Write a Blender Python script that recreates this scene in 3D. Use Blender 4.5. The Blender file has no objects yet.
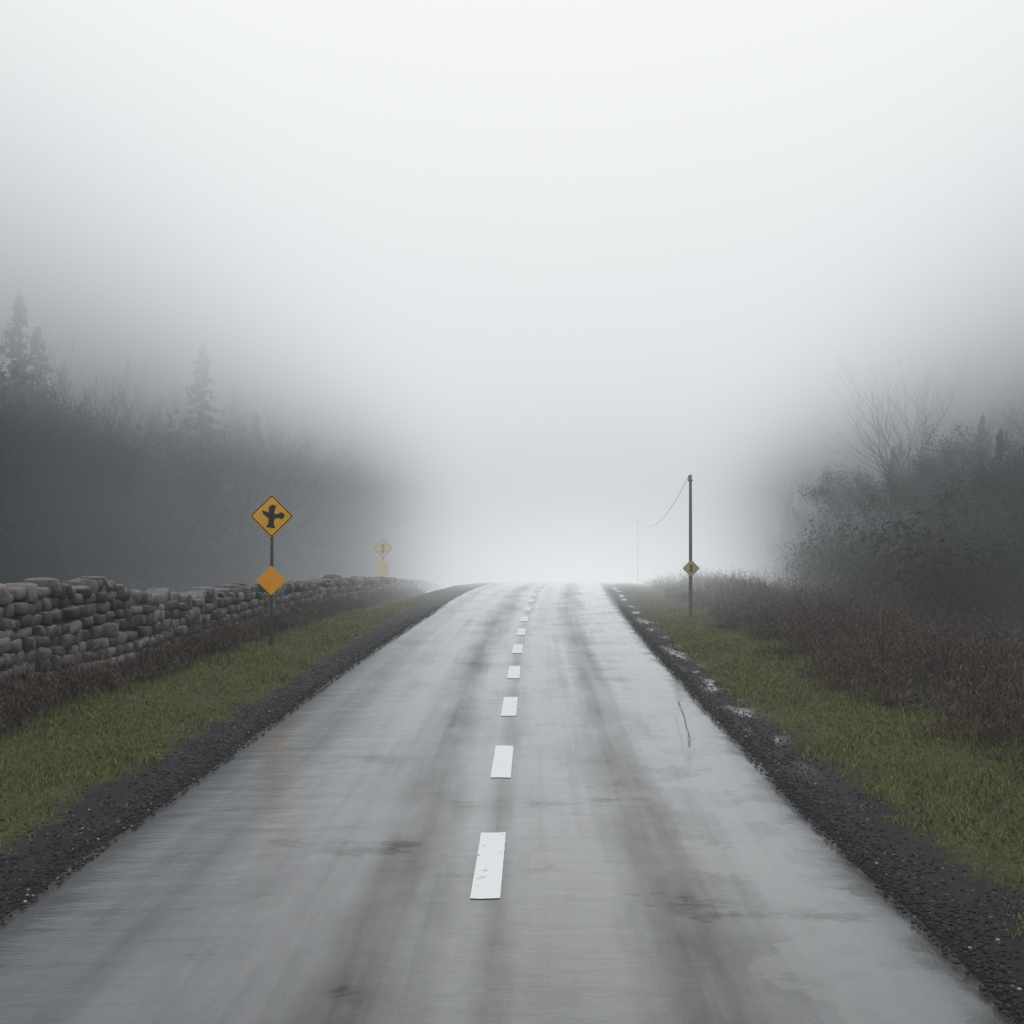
import bpy, math, random
import numpy as np
from mathutils import Vector, Matrix
random.seed(7); rng=np.random.default_rng(7)
scene=bpy.context.scene
scene.view_settings.view_transform='Standard'; scene.view_settings.look='None'; scene.view_settings.exposure=0
COL=scene.collection
# ------------------------------------------------------------------ helpers
def smooth(a,lo,hi):
    t=np.clip((np.asarray(a,float)-lo)/(hi-lo),0,1); return t*t*(3-2*t)
def cx(y):
    y=np.asarray(y,float)
    q=np.clip(y-16,0,44)
    return -.28+.019*y+.0009*q*q+np.clip(y-60,0,None)*.079
def zr(y):
    y=np.asarray(y,float)
    q=np.clip(y-30,0,45)
    return -.001*q*q-np.clip(y-75,0,60)*.05
def wob(x,y,s=1.0,k=0):
    return (np.sin(x*1.7*s+y*.9*s+k)+np.sin(-x*1.1*s+y*1.9*s+1.3+k)+np.sin(x*3.1*s+y*2.7*s+2.1+k)*.6+np.sin(x*5.3*s-y*4.1*s+k)*.35)/2.9
def hL(y): return 2.86-.08*smooth(y,6,11)-.3*smooth(y,10,34)
def hR(y): return 2.58-.08*smooth(y,5,9)+.1*smooth(y,10,34)
def gz(x,y):
    x=np.asarray(x,float); y=np.asarray(y,float)
    u=x-cx(y); z=zr(y)-.035
    a=np.abs(u)
    z=z+np.where(u<0, smooth(a,3.5,5.0)*.06, smooth(a,3.1,4.8)*.08)
    z=z+smooth(a,3.2,5)*.05*wob(x,y,.8)
    z=z+.012*smooth(a,2.6,3.3)*wob(x,y,4)
    z=z-smooth(a,3.2,5.0)*smooth(y,22,47)*.55*np.where(u<0,1,.35)
    z=z-smooth(u,6.0,9)*.25
    z=z+smooth(a,12,40)*(1.2)+smooth(a,8,20)*.3*wob(x,y,.15)
    return z
def link(o,parent=None):
    COL.objects.link(o)
    if parent is not None: o.parent=parent
    return o
def mesh_np(name,verts,faces_flat,nper,mat=None,smooth_sh=False):
    verts=np.asarray(verts,np.float32).reshape(-1,3); f=np.asarray(faces_flat,np.int32).ravel()
    me=bpy.data.meshes.new(name); n=len(f)//nper
    me.vertices.add(len(verts)); me.vertices.foreach_set('co',verts.ravel())
    me.loops.add(len(f)); me.loops.foreach_set('vertex_index',f)
    me.polygons.add(n); me.polygons.foreach_set('loop_start',np.arange(n,dtype=np.int32)*nper)
    me.polygons.foreach_set('loop_total',np.full(n,nper,np.int32))
    if smooth_sh: me.polygons.foreach_set('use_smooth',np.ones(n,bool))
    me.update(calc_edges=True); me.validate()
    if mat: me.materials.append(mat)
    return me
def top(o,label,cat,kind=None,group=None):
    o['label']=label; o['category']=cat
    if kind:o['kind']=kind
    if group:o['group']=group
    return o
class N:
    def __init__(s,name,world=False):
        s.m=bpy.data.materials.new(name); s.m.use_nodes=True; s.t=s.m.node_tree; s.t.nodes.clear()
        s.out=s.t.nodes.new('ShaderNodeOutputMaterial')
    def n(s,typ,**k):
        nd=s.t.nodes.new(typ)
        for a,b in k.items(): setattr(nd,a,b)
        return nd
    def set(s,sock,v):
        if isinstance(v,bpy.types.NodeSocket): s.t.links.new(v,sock)
        else: sock.default_value=v
    def m_(s,op,a,b=0.0,c=None,clamp=False):
        nd=s.n('ShaderNodeMath',operation=op); nd.use_clamp=clamp
        s.set(nd.inputs[0],a); s.set(nd.inputs[1],b)
        if c is not None: s.set(nd.inputs[2],c)
        return nd.outputs[0]
    def ss(s,v,lo,hi,a=0.0,b=1.0):
        nd=s.n('ShaderNodeMapRange',interpolation_type='SMOOTHSTEP')
        s.set(nd.inputs[0],v); nd.inputs[1].default_value=lo; nd.inputs[2].default_value=hi
        nd.inputs[3].default_value=a; nd.inputs[4].default_value=b
        return nd.outputs[0]
    def noise(s,vec,scale,detail=3,rough=.55,col=False):
        nd=s.n('ShaderNodeTexNoise'); s.t.links.new(vec,nd.inputs['Vector'])
        nd.inputs['Scale'].default_value=scale; nd.inputs['Detail'].default_value=detail; nd.inputs['Roughness'].default_value=rough
        return nd.outputs['Color' if col else 'Fac']
    def mix(s,f,a,b):
        nd=s.n('ShaderNodeMix',data_type='RGBA'); s.set(nd.inputs[0],f)
        for i,v in ((6,a),(7,b)):
            if isinstance(v,tuple) and len(v)==3: v=v+(1,)
            s.set(nd.inputs[i],v)
        return nd.outputs[2]
    def gauss(s,v,c,w):
        d=s.m_('DIVIDE',s.m_('SUBTRACT',v,c),w)
        return s.m_('EXPONENT',s.m_('MULTIPLY',s.m_('MULTIPLY',d,d),-1.0))
    def mapv(s,vec,scale):
        nd=s.n('ShaderNodeMapping'); s.t.links.new(vec,nd.inputs['Vector']); nd.inputs['Scale'].default_value=scale
        return nd.outputs[0]
    def bsdf(s,color,rough=.8,spec=.3,normal=None,metal=0):
        b=s.n('ShaderNodeBsdfPrincipled')
        if isinstance(color,tuple) and len(color)==3: color=color+(1,)
        s.set(b.inputs['Base Color'],color); s.set(b.inputs['Roughness'],rough)
        s.set(b.inputs['Specular IOR Level'],spec); b.inputs['Metallic'].default_value=metal
        if normal is not None: s.t.links.new(normal,b.inputs['Normal'])
        s.t.links.new(b.outputs[0],s.out.inputs['Surface']); return b
    def bump(s,h,strength,dist,prev=None):
        b=s.n('ShaderNodeBump'); s.t.links.new(h,b.inputs['Height']); s.set(b.inputs['Strength'],strength); b.inputs['Distance'].default_value=dist
        if prev is not None: s.t.links.new(prev,b.inputs['Normal'])
        return b.outputs[0]
# ------------------------------------------------------------------ materials
def mat_road():
    s=N('wet_asphalt'); uv=s.n('ShaderNodeUVMap').outputs[0]
    sep=s.n('ShaderNodeSeparateXYZ'); s.t.links.new(uv,sep.inputs[0]); u=sep.outputs[0]; v=sep.outputs[1]
    warp=s.noise(s.mapv(uv,(.6,.10,1)),1.0,3)
    u2=s.m_('ADD',u,s.m_('MULTIPLY',s.m_('SUBTRACT',warp,.5),.55))
    streak=s.noise(s.mapv(uv,(3.4,.09,1)),1.0,6,.65)
    blot=s.noise(s.mapv(uv,(.9,.42,1)),1.3,6,.65)
    fine=s.noise(uv,55,4,.7)
    grain=s.noise(uv,190,2,.6)
    d=s.m_('MULTIPLY',s.gauss(u2,-1.95,.24),.40)
    for c,w,a in ((-.62,.30,.68),(.05,.12,.45),(1.12,.34,.66)):
        d=s.m_('ADD',d,s.m_('MULTIPLY',s.gauss(u2,c,w),a))
    d=s.m_('ADD',d,s.m_('MULTIPLY',s.m_('SUBTRACT',streak,.46),1.4))
    d=s.m_('ADD',d,s.m_('MULTIPLY',s.m_('SUBTRACT',blot,.5),1.4),clamp=True)
    wu=s.m_('ADD',u,s.m_('MULTIPLY',s.m_('SUBTRACT',s.noise(uv,2.2,6,.7),.5),.6))
    edge=s.m_('ADD',s.ss(wu,2.10,2.46),s.ss(wu,-2.38,-2.76),clamp=True)
    pool=s.m_('MULTIPLY',s.ss(s.noise(s.mapv(uv,(.8,.8,1)),1.5,6,.62),.48,.53),s.ss(s.gauss(u,1.9,.6),.2,.8))
    pool=s.m_('MULTIPLY',pool,s.m_('SUBTRACT',1.0,edge))
    tong=s.ss(s.noise(s.mapv(uv,(.6,1.0,1)),.9,7,.70),.57,.66)
    tong=s.m_('MULTIPLY',tong,s.ss(v,4,16,.8,.3))
    dry=s.m_('SUBTRACT',1.0,pool)
    rough=s.m_('ADD',s.m_('MULTIPLY_ADD',d,.22,.18),s.m_('MULTIPLY',tong,.08))
    rough=s.m_('ADD',rough,s.m_('MULTIPLY',s.m_('SUBTRACT',fine,.5),.22))
    rough=s.m_('ADD',rough,s.m_('MULTIPLY',edge,.3))
    spec=s.m_('SUBTRACT',s.m_('MULTIPLY_ADD',d,-.5,.85),s.m_('MULTIPLY',tong,.25),clamp=True)
    col=s.mix(d,(.066,.071,.077),(.026,.028,.032))
    col=s.mix(s.m_('MULTIPLY',tong,.7),col,(.016,.017,.018))
    col=s.mix(s.ss(grain,.5,.8,0,.4),col,(.11,.115,.12))
    vor=s.n('ShaderNodeTexVoronoi'); s.t.links.new(uv,vor.inputs['Vector']); vor.inputs['Scale'].default_value=60
    col=s.mix(s.m_('MULTIPLY',edge,.9),col,s.mix(vor.outputs['Distance'],(.008,.009,.010),(.036,.037,.039)))
    nb=s.bump(fine,s.m_('MULTIPLY',dry,.4),.004); nb=s.bump(grain,s.m_('MULTIPLY_ADD',d,.25,.25),.002,nb)
    nb=s.bump(vor.outputs['Distance'],s.m_('MULTIPLY',edge,.7),.012,nb)
    rip=s.noise(s.mapv(uv,(1.0,3.0,1)),1.6,4,.55); nb=s.bump(rip,s.m_('MULTIPLY',dry,.22),.03,nb)
    b=s.bsdf(col,rough,spec,nb)
    cw=s.m_('MULTIPLY',s.m_('SUBTRACT',1.0,edge),s.m_('MULTIPLY_ADD',d,-.7,1.0)); cw=s.m_('ADD',cw,pool,clamp=True)
    cw=s.m_('SUBTRACT',cw,s.m_('MULTIPLY',tong,.5),clamp=True)
    s.set(b.inputs['Coat Weight'],cw); s.set(b.inputs['Coat Roughness'],s.m_('MULTIPLY_ADD',pool,-.12,.15)); b.inputs['Coat IOR'].default_value=1.45
    s.set(b.inputs['Coat Normal'],s.bump(rip,s.m_('MULTIPLY',dry,.25),.03,s.bump(fine,s.m_('MULTIPLY',dry,.12),.003)))
    return s.m
def mat_paint():
    s=N('worn_white_road_paint'); uv=s.n('ShaderNodeTexCoord').outputs['Object']
    n1=s.noise(uv,9,5,.7); n2=s.noise(uv,60,3,.6)
    w=s.m_('ADD',s.ss(n1,.60,.70),s.m_('MULTIPLY',s.ss(n2,.55,.75),.35),clamp=True)
    s.bsdf(s.mix(w,(.86,.87,.87),(.34,.345,.35)),.4,.5,s.bump(n2,.3,.003)); return s.m
def mat_ground():
    s=N('verge_ground'); uv=s.n('ShaderNodeUVMap').outputs[0]
    sep=s.n('ShaderNodeSeparateXYZ'); s.t.links.new(uv,sep.inputs[0]); u=sep.outputs[0]; v=sep.outputs[1]
    w=s.m_('MULTIPLY',s.m_('SUBTRACT',s.noise(uv,1.3,6,.7),.5),1.3)
    au=s.m_('ABSOLUTE',s.m_('ADD',u,w))
    left=s.m_('LESS_THAN',u,0.0)
    a2=s.m_('ADD',s.m_('SUBTRACT',au,s.m_('MULTIPLY',left,.30)),s.ss(v,8,16,0,.26))
    grassf=s.ss(a2,2.98,3.40)
    brushf=s.ss(au,5.1,6.2)
    vor=s.n('ShaderNodeTexVoronoi'); s.t.links.new(uv,vor.inputs['Vector']); vor.inputs['Scale'].default_value=55
    vor2=s.n('ShaderNodeTexVoronoi'); s.t.links.new(uv,vor2.inputs['Vector']); vor2.inputs['Scale'].default_value=120
    sp=s.n('ShaderNodeSeparateColor'); s.t.links.new(vor.outputs['Color'],sp.inputs[0])
    grav=s.mix(s.ss(sp.outputs[0],.1,1.0),(.008,.009,.011),(.030,.031,.034))
    grav=s.mix(s.ss(sp.outputs[1],.98,.99),grav,(.18,.175,.165))
    grav=s.mix(s.ss(s.noise(uv,2.3,4),.4,.6,0,.6),grav,(.011,.011,.013))
    n1=s.noise(uv,1.6,5,.65); n2=s.noise(uv,25,4,.7)
    gr=s.mix(n1,(.065,.085,.026),(.155,.160,.056)); gr=s.mix(s.ss(s.noise(uv,1.1,5,.65),.46,.63,0,.8),gr,(.11,.096,.06))
    gr=s.mix(s.ss(n2,.38,.62,0,.6),gr,(.038,.043,.018))
    dirt=s.mix(n2,(.022,.019,.016),(.055,.045,.036))
    c=s.mix(grassf,grav,gr); c=s.mix(brushf,c,dirt)
    pn=s.ss(s.noise(s.mapv(uv,(1.3,.45,1)),1.6,2,.5),.50,.60)
    pud=s.m_('MULTIPLY',s.m_('MULTIPLY',pn,s.gauss(u,2.80,.15)),s.ss(v,9,13))
    pud=s.m_('MULTIPLY',pud,1.5,clamp=True)
    rough=s.m_('MULTIPLY_ADD',pud,-.5,.66)
    spec=s.m_('MULTIPLY_ADD',pud,.4,s.m_('MULTIPLY_ADD',grassf,-.15,.22))
    st=s.m_('MULTIPLY_ADD',pud,-.8,.8,clamp=True)
    b=s.bump(vor.outputs['Distance'],st,.014); b=s.bump(vor2.outputs['Distance'],st,.006,b)
    b=s.bump(n2,s.m_('MULTIPLY',grassf,.8),.03,b)
    s.bsdf(c,rough,spec,b); return s.m
def mat_island(name,a,b,rough=.85,spec=.2,c=None,top_col=None,bumps=None,trans=0):
    s=N(name); g=s.n('ShaderNodeNewGeometry'); r=g.outputs['Random Per Island']
    col=s.mix(r,a,b); o=s.n('ShaderNodeTexCoord').outputs['Object']
    if c: 
        n=s.noise(o,c[1],4,.65); col=s.mix(s.ss(n,.45,.65,0,c[2]),col,c[0])
    nb=None
    if bumps: nb=s.bump(s.noise(o,bumps[0],6,.75),bumps[1],bumps[2])
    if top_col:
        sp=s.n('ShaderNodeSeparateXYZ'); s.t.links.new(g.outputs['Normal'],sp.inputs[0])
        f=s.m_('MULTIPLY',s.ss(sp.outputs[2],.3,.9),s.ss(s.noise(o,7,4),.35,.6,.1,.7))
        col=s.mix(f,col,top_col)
    s.bsdf(col,rough,spec,nb); return s.m
def mat_plain(name,a,b,scale,rough=.5,spec=.4,metal=0):
    s=N(name); o=s.n('ShaderNodeTexCoord').outputs['Object']
    n=s.noise(o,scale,5,.7)
    s.bsdf(s.mix(s.ss(n,.4,.7),a,b),s.m_('MULTIPLY_ADD',n,.3,rough-.15),spec,s.bump(n,.1,.003),metal); return s.m
M_road=mat_road(); M_paint=mat_paint(); M_ground=mat_ground()
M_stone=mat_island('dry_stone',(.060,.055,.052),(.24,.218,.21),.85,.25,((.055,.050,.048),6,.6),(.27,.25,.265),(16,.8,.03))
M_gravel=mat_island('gravel_stones',(.011,.012,.014),(.038,.038,.041),.65,.25)
M_pale=mat_island('pale_pebbles',(.2,.2,.2),(.45,.44,.42),.7,.3)
M_grass=mat_island('grass_blades',(.068,.10,.026),(.215,.22,.075),.7,.2,((.19,.16,.09),.9,.75))
M_brush=mat_island('dead_brush',(.040,.030,.027),(.185,.148,.124),.9,.1,((.060,.044,.040),.7,.6))
M_pine=mat_island('conifer_foliage',(.010,.014,.012),(.028,.035,.030),.9,.05)
M_leaf=mat_island('dark_foliage',(.010,.013,.011),(.032,.033,.028),.9,.05)
M_bark=mat_plain('bark',(.02,.019,.018),(.04,.037,.034),5,.9,.05)
M_orange=mat_plain('orange_sign_face',(.95,.48,.04),(.84,.40,.03),6,.4,.4)
M_amber=mat_plain('orange_plate_face',(.98,.42,.012),(.86,.35,.012),6,.4,.4)
M_tan=mat_plain('faded_sign_face',(.50,.36,.13),(.36,.27,.11),8,.6,.3)
M_black=mat_plain('sign_black',(.012,.012,.012),(.02,.02,.02),20,.5,.3)
M_back=mat_plain('sign_back_metal',(.25,.25,.25),(.35,.35,.35),10,.5,.4,.6)
M_post=mat_plain('weathered_post',(.055,.05,.048),(.10,.09,.08),14,.6,.3)
M_wood=mat_plain('weathered_pole_wood',(.08,.077,.075),(.13,.12,.115),12,.8,.2)
M_wire=mat_plain('cable',(.05,.05,.05),(.07,.07,.07),10,.6,.3)
# ------------------------------------------------------------------ ground
us=np.concatenate([-np.geomspace(330,9,26),np.arange(-8.7,-3.3,.22),np.arange(-3.25,3.3,.12),np.arange(3.4,8.8,.22),np.geomspace(9,330,26)])
vs=np.concatenate([-np.geomspace(120,3,12),np.arange(-2.5,50,.22),np.geomspace(50.5,420,45)])
U,V=np.meshgrid(us,vs); X=U+cx(V); Z=gz(X,V)
Z=np.where(np.abs(U)<2.35,Z-.03,Z)
nu=len(us);nv=len(vs)
i=np.arange(nu*nv).reshape(nv,nu); F=np.stack([i[:-1,:-1],i[:-1,1:],i[1:,1:],i[1:,:-1]],-1)
me=mesh_np('ground',np.stack([X,V,Z],-1),F,4,M_ground,True)
uvl=me.uv_layers.new(name='UVMap'); li=F.reshape(-1); uvd=np.stack([U.ravel()[li],V.ravel()[li]],-1).astype(np.float32); uvl.data.foreach_set('uv',uvd.ravel())
g=link(bpy.data.objects.new('ground',me)); top(g,'grassy verges and black gravel shoulders beside the wet road','ground','structure')
# ------------------------------------------------------------------ road
vs=np.concatenate([np.arange(-14,60,.06),np.arange(60,300,2.5)])
ts=np.linspace(0,1,19)
rows=[];uvr=[]
for y in vs:
    l=-hL(y)+.04*wob(0.3,y,1.6)+.012*wob(1,y,6); r=hR(y)+.04*wob(2.3,y,1.5)+.012*wob(4,y,6.7)
    u=l+(r-l)*ts; x=u+cx(y); z=zr(y)+.012-.012*(u/2.6)**2
    z[0]-=.06; z[-1]-=.06
    rows.append(np.stack([x,np.full_like(x,y),z],-1)); uvr.append(np.stack([u,np.full_like(u,y)],-1))
R=np.array(rows); UR=np.array(uvr).reshape(-1,2); nv,nu=R.shape[:2]
i=np.arange(nu*nv).reshape(nv,nu); F=np.stack([i[:-1,:-1],i[:-1,1:],i[1:,1:],i[1:,:-1]],-1)
me=mesh_np('road',R,F,4,M_road,True); uvl=me.uv_layers.new(name='UVMap'); uvl.data.foreach_set('uv',UR[F.reshape(-1)].astype(np.float32).ravel())
road=link(bpy.data.objects.new('road',me)); top(road,'wet grey two lane asphalt road with dashed line','road','structure')
def dash(yc):
    ys=np.linspace(yc-.69,yc+.69,15); vv=[]
    for k,y in enumerate(ys):
        for j,sx in enumerate((-1,-.33,.33,1)):
            yy=y+(.006*math.sin(7*sx+yc) if k in(0,14) else 0)
            e=.088*sx+(.0015*math.sin(y*31+sx*3+yc) if abs(sx)==1 else 0)
            x=float(cx(y))+e; vv.append((x,yy,float(zr(y))+.0165-.012*(e/2.6)**2))
    i=np.arange(60).reshape(15,4); F=np.stack([i[:-1,:-1],i[:-1,1:],i[1:,1:],i[1:,:-1]],-1)
    o=link(bpy.data.objects.new('road_marking',mesh_np('road_marking',vv,F,4,M_paint)),road)
yc=4.07
while yc<56: dash(yc); yc+=3.08
# ------------------------------------------------------------------ stones
def ico(sub):
    import bmesh
    bm=bmesh.new(); bmesh.ops.create_icosphere(bm,subdivisions=sub,radius=1)
    v=np.array([a.co[:] for a in bm.verts]); f=np.array([[a.index for a in p.verts] for p in bm.faces]); bm.free(); return v,f
def boxy(v,p=.5):
    w=np.sign(v)*np.abs(v)**p; return w/np.max(np.abs(w),axis=0)
I2=ico(2); I1=ico(1)
def scatter(base,pos,scale,rz,jit,boxp=None,ang=0):
    v0,f0=base
    if boxp: v0=boxy(v0,boxp)
    n=len(pos); nvt=len(v0)
    V=v0[None]*scale[:,None,:]
    ph=rng.uniform(0,6.28,(n,1,3)); 
    V=V*(1+jit*np.sin(v0[None]*2.3+ph)+jit*.6*np.sin(v0[None][:,:,[1,2,0]]*5+ph*2))
    if ang:
        sh=rng.normal(0,ang,(n,3)); V[:,:,1]+=V[:,:,2]*sh[:,None,0]*2; V[:,:,2]*=1+sh[:,None,1]*V[:,:,1]/scale[:,None,1]
        V[:,:,2]+=V[:,:,1]*sh[:,None,2]*.5
    rx=rng.normal(0,.05,n)
    c,s_=np.cos(rz)[:,None],np.sin(rz)[:,None]
    x=V[:,:,0]*c-V[:,:,1]*s_; y=V[:,:,0]*s_+V[:,:,1]*c; z=V[:,:,2]+x*0+V[:,:,1]*rx[:,None]
    P=np.stack([x,y,z],-1)+pos[:,None,:]
    F=f0[None]+(np.arange(n)*nvt)[:,None,None]
    return P.reshape(-1,3),F.reshape(-1)
WY=np.array([5,13.4,15.8,16.8,18,23.5,32,42,52,62]); WT=np.array([1.34,1.38,1.42,1.18,1.02,.86,.62,.12,-.5,-1.35])
def wallx(y): return np.interp(y,[5,13.4,20,32,42,60],[-6.55,-6.3,-5.85,-5.15,-4.75,-4.0])
pos=[];sc=[];rz=[]
hs=0.0; course=0
while hs<1.5:
    H=random.uniform(.11,.185)
    y=5.0+random.random()*.2
    while y<61:
        L=random.choice((random.uniform(.06,.11),random.uniform(.09,.17),random.uniform(.14,.24))); x=float(wallx(y)); gb=float(gz(x,y))-.05; tp=float(np.interp(y,WY,WT))+.05*wob(1,y,1.5)+.03*wob(2,y,5)
        z=gb+hs+H*.5
        if z+H*.3<tp-.08:
            for side in (1,-1):
                hh=H*random.uniform(.44,.60)
                pos.append((x+side*(.16-.1*hs*.8)+random.uniform(-.04,.04),y+L,z+random.uniform(-.02,.02)+.03*math.sin(y*1.3+course)))
                sc.append((random.uniform(.12,.17),L*random.uniform(.93,1.03),hh)); rz.append(random.gauss(-.03,.10))
        y+=2*L+.006
    hs+=H*.97; course+=1
y=5.0
while y<61:
    L=random.uniform(.05,.13); x=float(wallx(y)); tp=float(np.interp(y,WY,WT))+.05*wob(1,y,1.5)+.03*wob(2,y,5)
    h=random.uniform(.06,.14)
    pos.append((x+random.uniform(-.04,.04),y+L,tp-.08+random.uniform(-.04,.04))); sc.append((random.uniform(.18,.25),L,h)); rz.append(random.gauss(0,.2)); y+=1.9*L
P,F=scatter(I2,np.array(pos),np.array(sc),np.array(rz),.10,.40,.14)
ys=np.arange(5,61.2,.3); cv=[]
for y in ys:
    x=float(wallx(y)); tp=float(np.interp(y,WY,WT))-.16; b=float(gz(x,y))-.2
    cv+= [(x-.17,y,b),(x+.17,y,b),(x+.09,y,tp),(x-.09,y,tp)]
n0=len(P); cf=[]
for k in range(len(ys)-1):
    for a in range(4):
        p,q=k*4+a,k*4+(a+1)%4; r,s_=q+4,p+4
        cf+= [n0+p,n0+q,n0+r,n0+p,n0+r,n0+s_]
P=np.concatenate([P,np.array(cv)]); F=np.concatenate([F,np.array(cf)])
o=link(bpy.data.objects.new('stone_wall',mesh_np('stone_wall',P,F,3,M_stone,False))); top(o,'low grey dry stone wall along the grass verge','wall')
def gravel(n,name,mat,smin,smax,lab,ylo=3.5):
    y=ylo+ (30-ylo)*rng.random(n)**1.8; side=rng.random(n)<.5
    off=np.abs(rng.normal(0,.30,n))-.16
    u=np.where(side,-hL(y)-off*1.3+.02,hR(y)+off-.02); x=u+cx(y)
    s=rng.uniform(smin,smax,n)**1.0
    sc=np.stack([s*rng.uniform(.7,1.3,n),s*rng.uniform(.7,1.3,n),s*.65],-1)
    zg=np.maximum(gz(x,y),np.where(off<0,zr(y)-.002,-99))
    P,F=scatter(I1,np.stack([x,y,zg+s*.2],-1),sc,rng.uniform(0,6,n),.12)
    o=link(bpy.data.objects.new(name,mesh_np(name,P,F,3,mat))); top(o,lab,'gravel','stuff')
gravel(15000,'gravel',M_gravel,.004,.016,'loose wet black gravel along the road edge')
gravel(350,'pebbles',M_pale,.004,.012,'scattered pale pebbles on the dark gravel shoulder')
# ------------------------------------------------------------------ blades
def blades(x,y,z,h,w,lean):
    n=len(x); a=rng.uniform(0,6.28,n); dx,dy=np.cos(a),np.sin(a); la=rng.uniform(0,6.28,n); lx,ly=np.cos(la)*lean*h,np.sin(la)*lean*h
    v=np.zeros((n,5,3)); 
    for k,(t,ww) in enumerate(((0,1),(0,-1),(.55,.7),(.55,-.7),(1,0))):
        v[:,k,0]=x+dx*w*ww*.5+lx*t*t; v[:,k,1]=y+dy*w*ww*.5+ly*t*t; v[:,k,2]=z+h*t*(1-.25*lean*t)
    f=np.array([0,1,3, 0,3,2, 2,3,4])
    F=f[None]+(np.arange(n)*5)[:,None]
    return v.reshape(-1,3),F.reshape(-1)
n=210000
y=4+(46-4)*rng.random(n)**1.7; side=rng.random(n)<.5
t=rng.random(n)
u=np.where(side,-(3.2+t*3.1),2.85+t*2.6); x=u+cx(y)
edge=np.where(side,-u-3.35,u-3.0)+.18*smooth(y,8,16)
keep=(wob(x,y,2.2)*.45+.5+rng.random(n)*.5 > .66-edge*.55)&(edge+.22*wob(x,y,1.3,2)+.15*wob(x,y,5,1)+.12*rng.normal(0,1,n)>.05)
keep&=~(side&(x<wallx(y)+.25)); x,y,side=x[keep],y[keep],side[keep]; n=len(x)
h=rng.uniform(.02,.075,n)*(1+.6*wob(x,y,1.2,4)); w=rng.uniform(.004,.009,n)*(1+y/18)
P,F=blades(x,y,gz(x,y)-.005,h,w,rng.uniform(.2,1.2,n))
o=link(bpy.data.objects.new('grass',mesh_np('grass',P,F,3,M_grass))); top(o,'short damp green and yellowing verge grass','grass','stuff')
def brush(name,xf,n,ylo,yhi,hfun,lab,pw=1.4,clump=900,sp=.13):
    cyy=ylo+(yhi-ylo)*rng.random(clump)**pw; cxx=xf(cyy,rng.random(clump)); ch=hfun(cxx,cyy)*rng.uniform(.35,1.25,clump)
    k=rng.integers(0,clump,n); r=rng.normal(0,1,(n,2)); bx=cxx[k]+r[:,0]*sp; by=cyy[k]+r[:,1]*sp*1.2
    h=ch[k]*rng.uniform(.35,1.05,n); w=rng.uniform(.002,.005,n)*(1+by/30)
    gzv=gz(bx,by)-.02
    lean=rng.uniform(.1,.9,n)
    P,F=blades(bx,by,gzv,h,w*1.4,lean)
    P=P.reshape(n,5,3)
    m=n*5; kk=rng.integers(0,n,m); t=rng.uniform(.25,1,m)
    lx=(P[kk,4,0]-bx[kk])*t*t; ly=(P[kk,4,1]-by[kk])*t*t
    x2=bx[kk]+lx+rng.normal(0,.02,m); y2=by[kk]+ly+rng.normal(0,.02,m); z2=gzv[kk]+h[kk]*t*(1-.25*lean[kk]*t)
    P2,F2=blades(x2,y2,z2-.01,rng.uniform(.02,.09,m),rng.uniform(.004,.012,m)*(1+y2/40),rng.uniform(.5,2.2,m))
    P=P.reshape(-1,3); F2=F2+len(P)
    o=link(bpy.data.objects.new(name,mesh_np(name,np.concatenate([P,P2]),np.concatenate([F,F2]),3,M_brush))); top(o,lab,'brush','stuff')
brush('brush',lambda y,t: wallx(y)+.25+t*.8,11000,11,44,lambda x,y:.55+.26*wob(x,y,.8)-.1*smooth(y,20,35),'brown dead weeds at the foot of the stone wall',1.3,600)
brush('brush',lambda y,t: cx(y)+4.3+.4*wob(3,y,.9)+t**.9*4.0,36000,5,50,lambda x,y:(.45+.55*smooth(x-cx(y),4.4,5.8)+.28*wob(x,y,.9))*(1-.2*smooth(y,20,40)),'brown dead weeds and heather beside the verge',1.5,1700,.11)
# ------------------------------------------------------------------ trees
def tube(pts,rads,ns=5):
    V=[];F=[]
    for k,(p,r) in enumerate(zip(pts,rads)):
        d=(pts[min(k+1,len(pts)-1)]-pts[max(k-1,0)]).normalized()
        a=d.orthogonal().normalized(); b=d.cross(a)
        for j in range(ns):
            t=6.2832*j/ns; V.append(p+a*(math.cos(t)*r)+b*(math.sin(t)*r))
    for k in range(len(pts)-1):
        for j in range(ns):
            F.append((k*ns+j,k*ns+(j+1)%ns,(k+1)*ns+(j+1)%ns,(k+1)*ns+j))
    return V,F
def joinq(parts):
    V=[];F=[]
    for v,f in parts:
        n=len(V); V+= [tuple(a) for a in v]; F+= [tuple(n+i for i in q) for q in f]
    return V,F
def mk(name,V,F,mat):
    me=bpy.data.meshes.new(name); me.from_pydata(V,[],F); me.materials.append(mat); me.update(); return me
def leafquads(P,size,flat=.5):
    P=np.asarray(P); n=len(P); a=rng.normal(0,1,(n,3)); a[:,2]*=flat; a/=np.linalg.norm(a,axis=1)[:,None]
    b=rng.normal(0,1,(n,3)); b-=a*np.sum(a*b,1)[:,None]; b/=np.linalg.norm(b,axis=1)[:,None]
    s=(size*rng.uniform(.5,1.4,n))[:,None]
    V=np.stack([P-a*s,P+b*s*.4,P+a*s,P-b*s*.4],1).reshape(-1,3); F=np.arange(n*4).reshape(n,4)
    return V,F
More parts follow.
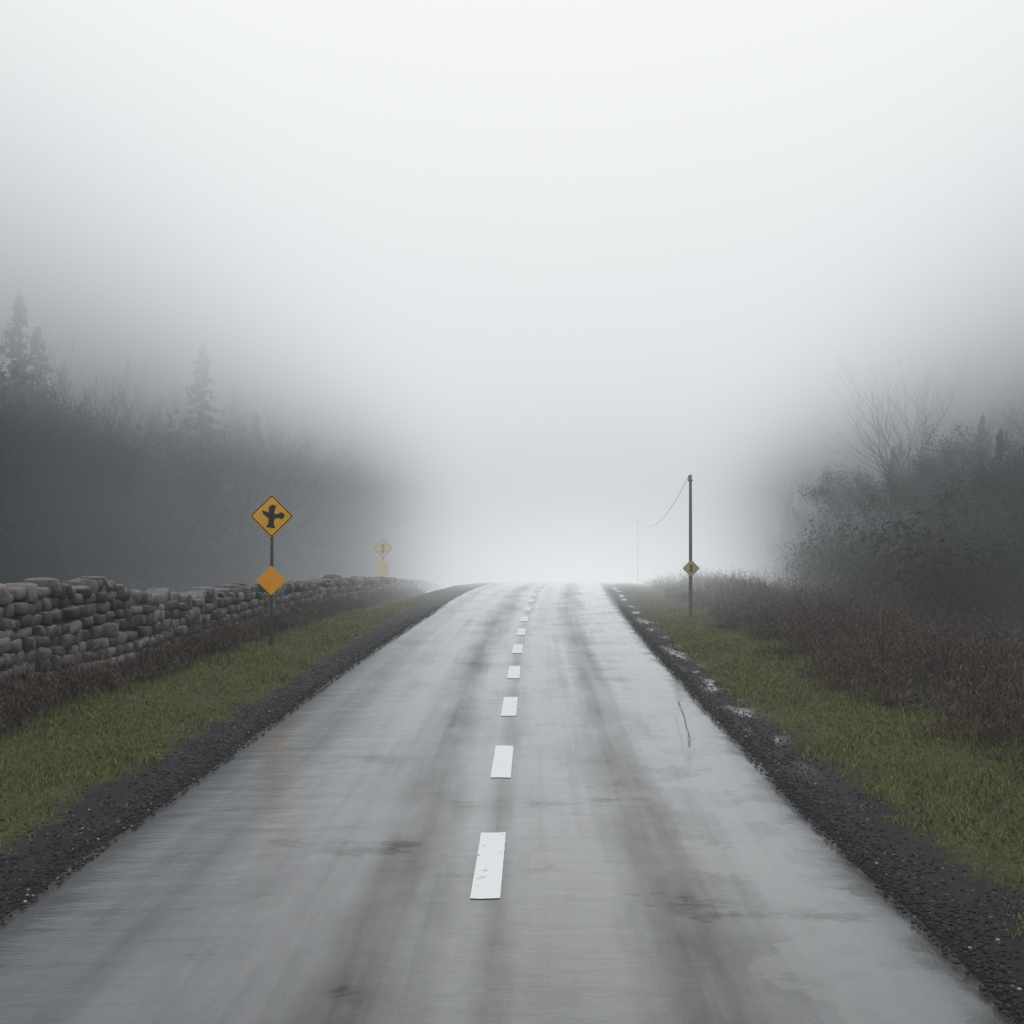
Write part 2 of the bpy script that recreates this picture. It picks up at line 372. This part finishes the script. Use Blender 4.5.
def bare(seed,H=7,leaf=0,spread=1.0,depth=5,trunkfrac=.3):
    R=random.Random(seed); tr=[];br=[];tips=[]
    def grow(p,d,L,r,lev):
        pts=[p];rads=[r];n=4
        for i in range(n):
            d=(d+Vector((R.gauss(0,.13),R.gauss(0,.13),R.gauss(.05,.08)))).normalized(); p=p+d*(L/n); pts.append(p); rads.append(r*(1-.45*(i+1)/n))
        (tr if lev==0 else br).append(tube(pts,rads,6 if lev<2 else 3))
        if lev>=2: tips.extend(pts[1:])
        if lev<depth:
            for c in range(R.choice((2,3,3)) if lev else 4):
                k=R.choice((2,3,4)) if lev else R.choice((3,4,4))
                ax=Vector((R.gauss(0,1),R.gauss(0,1),R.gauss(.1,.5))).normalized()
                nd=(d*.9+ax*(.75*spread)).normalized()
                grow(pts[k],nd,L*R.uniform(.62,.86),rads[k]*.66,lev+1)
            grow(pts[-1],d,L*.8,rads[-1]*.85,lev+1)
    grow(Vector((0,0,-.2)),Vector((0,0,1)),H*trunkfrac,H*.017,0)
    tv,tf=joinq(tr); bv,bf=joinq(br)
    zm=max(v[2] for v in bv); k=H/zm; tv=[(a*k,b*k,c*k) for a,b,c in tv]; bv=[(a*k,b*k,c*k) for a,b,c in bv]
    parts=(mk('trunk',tv,tf,M_bark),mk('branches',bv,bf,M_bark))
    cr=parts[1]
    if leaf:
        T=np.array([t[:] for t in tips])*k; q=rng.integers(0,len(T),leaf); LV,LF=leafquads(T[q]+rng.normal(0,.12,(leaf,3)),.04,1)
        n=len(bv); V=bv+[tuple(a) for a in LV]; F=bf+[tuple(int(i)+n for i in f) for f in LF]
        cr=mk('crown',V,F,M_leaf)
    return parts[0],cr
def tv_t(v): return [tuple(a) for a in v]
def conifer(seed,H=8,W=1.9,nb=190,leafn=56):
    R=random.Random(seed); pts=[Vector((.03*math.sin(i),.03*math.cos(i*1.3),-.2+i*(H+.2)/8)) for i in range(9)]
    tv,tf=tube(pts,[.13*(1-i/8.6) for i in range(9)],7); C=[];
    for b in range(nb):
        t=((b+R.random())/nb)**.9; z=.4+t*(H-.5); L=W*(1-t)**.85*R.uniform(.35,1.2)+.05; a=R.uniform(0,6.28)
        for j in range(int(leafn*(.35+.65*(1-t)))):
            s=R.random()**.7; wd=(.20*(1-s)+.04)*(.3+.7*(1-t))
            C.append((math.cos(a)*L*s+R.gauss(0,wd*.7),math.sin(a)*L*s+R.gauss(0,wd*.7),z-.25*L*s*s+R.gauss(0,.06)+.12*L*s))
    V,F=leafquads(C,.075,.6)
    return mk('trunk',tv_t(tv),tf,M_bark),mk('crown',[tuple(v) for v in V],[tuple(int(i) for i in f) for f in F],M_pine)
CON=[conifer(1,9,2.1),conifer(2,8.5,2.4),conifer(3,8.4,1.8)]
BAR=[bare(5,8,0,.8),bare(9,7.5,0,.7,5,.36),bare(21,8,0,.75)]
DEC=[bare(11,7,22000,.8,5),bare(14,6.4,22000,.95,5,.24)]
def place(kind,mesh,x,y,s,label,cat,group,sz=None,rz=None):
    e=link(bpy.data.objects.new(kind,None)); e.empty_display_size=.3
    e.location=(x,y,float(gz(x,y))); e.rotation_euler=(0,0,random.uniform(0,6.28) if rz is None else rz); e.scale=(s,s,sz or s)
    for m in mesh:
        c=link(bpy.data.objects.new(m.name.split('.')[0],m),e)
    top(e,label,cat,None,group)
LT=[(26,-13.2),(40,-11.8),(55,-10.0),(75,-6.5),(95,-2)]
def lx(y): return float(np.interp(y,[a for a,b in LT],[b for a,b in LT]))
rt=random.Random(3)
y=27
while y<88:
    for row in range(3):
        x=lx(y)-row*2.2-rt.uniform(0,1.3); yy=y+rt.uniform(-1,1); q=rt.random(); k=1.0 if y<45 else 1.12
        if q<.40: m=rt.choice(CON); place('pine_tree',m,x,yy,k*rt.uniform(.8,1.08),'dark pine tree fading into the fog','tree','trees in the fog')
        elif q<.76: m=rt.choice(BAR); place('bare_tree',m,x,yy,k*rt.uniform(.95,1.22),'bare leafless tree fading into the fog','tree','bare trees in the fog')
        else: m=rt.choice(DEC); place('leafy_tree',m,x,yy,k*rt.uniform(.95,1.2),'dark leafy tree fading into the fog','tree','leafy trees in the fog')
    y+=2.4 if y<50 else 4.2
place('bare_tree',BAR[1],12.9,34,1.14,'tall bare tree standing above the dark thicket','tree','bare trees in the fog',None,1.0)
place('bare_tree',BAR[0],15.6,34,.95,'bare leafless tree fading into the fog','tree','bare trees in the fog')
place('bare_tree',BAR[2],13.4,29,.78,'bare leafless tree fading into the fog','tree','bare trees in the fog')
y=26
while y<80:
    for row in range(3):
        xb=float(np.interp(y,[24,30,40,52,80],[10.8,11.4,12.2,13.5,17])); x=xb+row*2.0+rt.uniform(0,1.4); yy=y+rt.uniform(-1,1)
        q=rt.random(); s=rt.uniform(.66,.86)*(1 if y<42 else .95)
        if q<.2: place('pine_tree',rt.choice(CON),x,yy,s*.85,'dark pine tree fading into the fog','tree','trees in the fog')
        elif q<.36: place('bare_tree',rt.choice(BAR),x,yy,s*.98,'bare leafless tree fading into the fog','tree','bare trees in the fog')
        else: place('leafy_tree',rt.choice(DEC),x,yy,s*.95,'dark leafy tree fading into the fog','tree','leafy trees in the fog')
    y+=2.4 if y<45 else 5
def thicket(name,xf,ylo,yhi,n,H,lab,depth,size=.085,off=0,nc=1000):
    sg=(-1 if xf(30)<0 else 1)
    cy=ylo+(yhi-ylo)*rng.random(nc)**1.1; fr=rng.random(nc); cxx=xf(cy)+(off+fr*depth)*sg
    cz=gz(cxx,cy)+H*rng.random(nc)*(.75+.3*wob(cxx,cy,.6))*(.55+.45*smooth(fr+off,0,.5)); k=rng.integers(0,nc,n)
    P=np.stack([cxx[k],cy[k],cz[k]],-1)+rng.normal(0,.36,(n,3)); V,F=leafquads(P,size,1)
    return V,F
def thick2(name,lab,*sets):
    Vs=[];Fs=[];n=0
    for V,F in sets: Vs.append(V); Fs.append(F+n); n+=len(V)
    o=link(bpy.data.objects.new(name,mesh_np(name,np.concatenate(Vs),np.concatenate(Fs),4,M_leaf))); top(o,lab,'thicket','stuff')
lf=lambda y:np.interp(y,[a for a,b in LT],[b+1.2 for a,b in LT])
rf=lambda y:np.interp(y,[14,19,28,38,50,80],[8.4,8.8,9.4,10.2,12.4,17])
thick2('thicket','dark tangled undergrowth beneath the foggy trees',thicket('t',lf,22,92,120000,4.4,'',5,.065),thicket('t',lf,24,95,80000,6.6,'',4,.2,2.0,1600))
thick2('thicket','dark thicket behind the dead weeds',thicket('t',rf,23,80,190000,3.2,'',5,.05,0,1700),thicket('t',rf,24,60,60000,2.6,'',2.5,.10,.5,1200),thicket('t',rf,25,85,70000,4.0,'',4,.14,2.2,1200))
# ------------------------------------------------------------------ signs
def cyl(name,r0,r1,z0,z1,mat,parent,ns=16,x=0,y=0):
    pts=[Vector((x,y,z0)),Vector((x,y,z0+(z1-z0)*.5)),Vector((x,y,z1)),Vector((x,y,z1+.008))]
    V,F=tube(pts,[r0,(r0+r1)/2,r1,r1*.6],ns); F=list(F)+[tuple(range(3*ns,4*ns))]
    me=mk(name,tv_t(V),F,mat); 
    for p in me.polygons:p.use_smooth=len(p.vertices)==4
    return link(bpy.data.objects.new(name,me),parent)
def poly_plate(pts,y0,y1):
    n=len(pts); V=[(a,y0,b) for a,b in pts]+[(a,y1,b) for a,b in pts]
    F=[tuple(range(n)),tuple(range(2*n-1,n-1,-1))]+[(i,i+n,(i+1)%n+n,(i+1)%n) for i in range(n)]
    return V,F
def rdiamond(h,r):
    pts=[]; 
    for k in range(4):
        a=math.pi/2*k; c=(math.cos(a)*(h-r*1.414),math.sin(a)*(h-r*1.414))
        for t in np.linspace(-math.pi/4,math.pi/4,7): pts.append((c[0]+r*math.cos(a+t),c[1]+r*math.sin(a+t)))
    return pts
def panel(name,h,zc,face,parent,border=True,symbol=None,back=M_back,w=.022):
    o=link(bpy.data.objects.new(name,mk(name,*poly_plate(rdiamond(h,h*.09),-.004,.0),face)),parent); o.location=(0,-.045,zc)
    link(bpy.data.objects.new('sign_back',mk('sign_back',*poly_plate(rdiamond(h*.995,h*.09),.002,.010),back)),o)
    if border:
        a=rdiamond(h*.965,h*.085); c=rdiamond(h*.965-w*1.414,h*.06); n=len(a)
        V=[(p,-.0075,q) for p,q in a]+[(p,-.0075,q) for p,q in c]+[(p,-.0045,q) for p,q in a]+[(p,-.0045,q) for p,q in c]
        F=[]
        for i in range(n):
            j=(i+1)%n; F+= [(i,j,n+j,n+i),(2*n+i,2*n+j,j,i),(n+i,n+j,3*n+j,3*n+i)]
        link(bpy.data.objects.new('border',mk('border',V,F,M_black)),o)
    if symbol:
        V=[];F=[]
        for q_,pts in enumerate(symbol):
            v,f=poly_plate([(a*h,b*h) for a,b in pts],-.0085-.0006*q_,-.0048+.0001*q_); n=len(V); V+=v; F+=[tuple(n+i for i in q) for q in f]
        link(bpy.data.objects.new('symbol',mk('symbol',V,F,M_black)),o)
    v,f=poly_plate([(-.05,-.02),(.05,-.02),(.05,.02),(-.05,.02)],.011,.03); 
    for dz in (-h*.4,h*.4):
        c=link(bpy.data.objects.new('bracket',mk('bracket',v,f,M_back)),o); c.location=(0,0,dz)
    return o
def circ(cx_,cz_,r): return [(cx_+r*math.cos(t),cz_+r*math.sin(t)) for t in np.linspace(0,6.2832,15)[:-1]]
SYM=[[(-.16,-.48),(.10,-.50),(.13,.24),(.20,.46),(.02,.52),(-.14,.40),(-.12,.10)],
     [(.06,-.14),(.40,-.06),(.40,.10),(.06,.08)], circ(.43,.02,.15),
     [(-.44,.26),(-.38,.08),(-.06,-.16),(-.06,.14),(-.30,.22)],
     [(-.26,-.50),(.14,-.56),(.16,-.44),(-.16,-.38)]]
SYM2=[[(-.10,-.5),(.10,-.5),(.10,.15),(.26,.15),(0,.55),(-.26,.15),(-.10,.15)],[(-.3,-.2),(-.1,-.3),(-.1,-.12)],[(.3,-.2),(.1,-.3),(.1,-.12)]]
def sx(px,d): return (px-512)/1100*d
def root(name,x,y,label,cat):
    e=link(bpy.data.objects.new(name,None)); e.location=(x,y,float(gz(x,y))); e.empty_display_size=.2; top(e,label,cat); return e,e.location.z
d=20.1; e,z0=root('road_sign',sx(271.5,d),d,'orange diamond warning sign above plain orange diamond on dark post','road sign')
e.rotation_euler=(0,math.radians(.3),math.radians(2))
p=cyl('post',.033,.028,-.25,2.36+.3-z0,M_post,e); 
panel('warning_sign',.40,2.365-z0,M_orange,e,True,SYM,w=.018); panel('diamond_plate',.272,1.19-z0,M_amber,e,False,w=.01)
d=46; e,z0=root('road_sign',sx(383,d),d,'yellow diamond warning sign with small plate fading in fog','road sign')
cyl('post',.035,.03,-.25,1.22+.3-z0,M_post,e); panel('warning_sign',.42,1.22-z0,M_orange,e,True,SYM2,w=.022)
v,f=poly_plate([(-.24,-.3),(.24,-.3),(.24,.3),(-.24,.3)],-.004,.0)
o=link(bpy.data.objects.new('small_plate',mk('small_plate',v,f,M_orange)),e); o.location=(0,-.045,.38-z0)
def pole(px,d,ztop,label,sign,k=1):
    e,z0=root('utility_pole',sx(px,d),d,label,'utility pole')
    cyl('post',.046*k,.034*k,-.3,ztop-z0,M_wood,e)
    cyl('insulator',.018,.012,ztop-z0-.10,ztop-z0-.02,M_back,e,10,-.045,0)
    v,f=poly_plate([(-.07,-.02),(.045,-.02),(.045,.02),(-.07,.02)],-.066,-.042); c=link(bpy.data.objects.new('crossarm',mk('crossarm',v,f,M_wood)),e); c.location=(0,0,ztop-z0-.13)
    if sign:
        o=panel('warning_sign',.205,1.18-z0,M_tan,e,True,SYM2,w=.006); o.location.y=-.075
    return Vector((e.location.x-.045,d,ztop-.03))
a=pole(690.5,26,3.38,'thin weathered pole carrying a small faded diamond sign',True)
b=pole(638,50,2.50,'thin pole almost lost in the fog',False,.6)
pts=[];
for k in range(25):
    t=k/24; p=a.lerp(b,t); p.z-=.7*4*t*(1-t); pts.append(p)
V,F=tube(pts,[.005]*25,6); o=link(bpy.data.objects.new('cable',mk('cable',tv_t(V),F,M_wire))); top(o,'thin sagging cable strung between the two poles','cable')
# ------------------------------------------------------------------ fog volume
s=N('glowing_fog'); tc=s.n('ShaderNodeNewGeometry').outputs['Position']
sp=s.n('ShaderNodeSeparateXYZ'); s.t.links.new(tc,sp.inputs[0]); x,y,z=sp.outputs
xc=s.m_('SUBTRACT',x,s.m_('MULTIPLY',y,.062)); ax=s.m_('ABSOLUTE',xc)
sidew=s.ss(ax,4,14)
ze=s.m_('SUBTRACT',z,s.m_('MULTIPLY',sidew,1.7))
ya=s.m_('MULTIPLY',s.ss(y,16,52),s.ss(ax,2,8,.078,.014))
sig=s.m_('ADD',.0020,ya); sig=s.m_('ADD',sig,s.m_('MULTIPLY',s.ss(y,52,95),.035))
sig=s.m_('ADD',sig,s.m_('MULTIPLY',s.m_('MULTIPLY',s.ss(y,36,54),s.ss(ax,6,11,1,0)),.12))
sig=s.m_('ADD',sig,s.m_('MULTIPLY',s.m_('MULTIPLY',s.ss(ax,6,12),s.ss(y,13,27)),.045))
sig=s.m_('ADD',sig,s.m_('MULTIPLY',s.ss(ze,2.5,11),.15))
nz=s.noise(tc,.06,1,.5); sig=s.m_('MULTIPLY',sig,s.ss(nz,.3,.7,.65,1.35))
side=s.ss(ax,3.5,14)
low=s.mix(side,(.59,.62,.64),(.058,.073,.087))  # forest shade painted into the fog colour low at the sides
sky_glow=s.gauss(xc,0,17)
hi=s.mix(sky_glow,(.82,.86,.88),(1.10,1.105,1.11))  # daylight painted into the upper fog colour, brightest along the middle
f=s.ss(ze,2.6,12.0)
road_glow=s.m_('MULTIPLY',s.m_('MULTIPLY',s.gauss(xc,0,6.5),s.gauss(z,-1.5,4.5)),s.ss(y,22,45))  # painted glow in the low fog over the far road
colr=s.mix(f,low,hi); colr=s.mix(road_glow,colr,(.92,.94,.95))
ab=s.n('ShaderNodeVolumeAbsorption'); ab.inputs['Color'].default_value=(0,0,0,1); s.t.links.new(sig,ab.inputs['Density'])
em=s.n('ShaderNodeEmission'); s.t.links.new(colr,em.inputs['Color']); s.t.links.new(sig,em.inputs['Strength'])  # fog glows by itself, standing in for scattered daylight
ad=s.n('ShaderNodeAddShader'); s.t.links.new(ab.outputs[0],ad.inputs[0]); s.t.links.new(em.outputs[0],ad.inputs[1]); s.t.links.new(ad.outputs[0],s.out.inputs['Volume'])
try: s.m.cycles.volume_step_rate=.38
except Exception as ex: print('step',ex)
x0,x1,y0,y1,zz0,zz1=-90,90,-25,150,-9,55
B=[(x0,y0,zz0),(x1,y0,zz0),(x1,y1,zz0),(x0,y1,zz0),(x0,y0,zz1),(x1,y0,zz1),(x1,y1,zz1),(x0,y1,zz1)]
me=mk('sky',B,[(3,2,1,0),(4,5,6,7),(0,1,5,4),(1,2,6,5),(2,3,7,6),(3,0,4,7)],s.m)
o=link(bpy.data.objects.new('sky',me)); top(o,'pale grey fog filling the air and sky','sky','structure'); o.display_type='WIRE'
# ------------------------------------------------------------------ light
w=bpy.data.worlds.new('World'); scene.world=w; w.use_nodes=True; nt=w.node_tree
sky=nt.nodes.new('ShaderNodeTexSky'); sky.sky_type='NISHITA'; sky.sun_disc=False; sky.sun_elevation=math.radians(38); sky.sun_rotation=math.radians(2); sky.dust_density=5; sky.air_density=1
bg=nt.nodes['Background']; bg.inputs['Strength'].default_value=.13; nt.links.new(sky.outputs[0],bg.inputs['Color'])
L=bpy.data.lights.new('sun','SUN'); L.energy=1.5; L.angle=math.radians(25); L.color=(1,.97,.93)
so=link(bpy.data.objects.new('sun',L)); so.rotation_euler=(math.radians(-52),0,math.radians(-2))
# ------------------------------------------------------------------ camera
c=bpy.data.cameras.new('camera'); c.sensor_width=36; c.lens=36*1100/1024; c.clip_end=2000
co=link(bpy.data.objects.new('camera',c)); co.location=(0,0,2.2); co.rotation_euler=(math.radians(90)+math.atan(13/1100),0,0); scene.camera=co
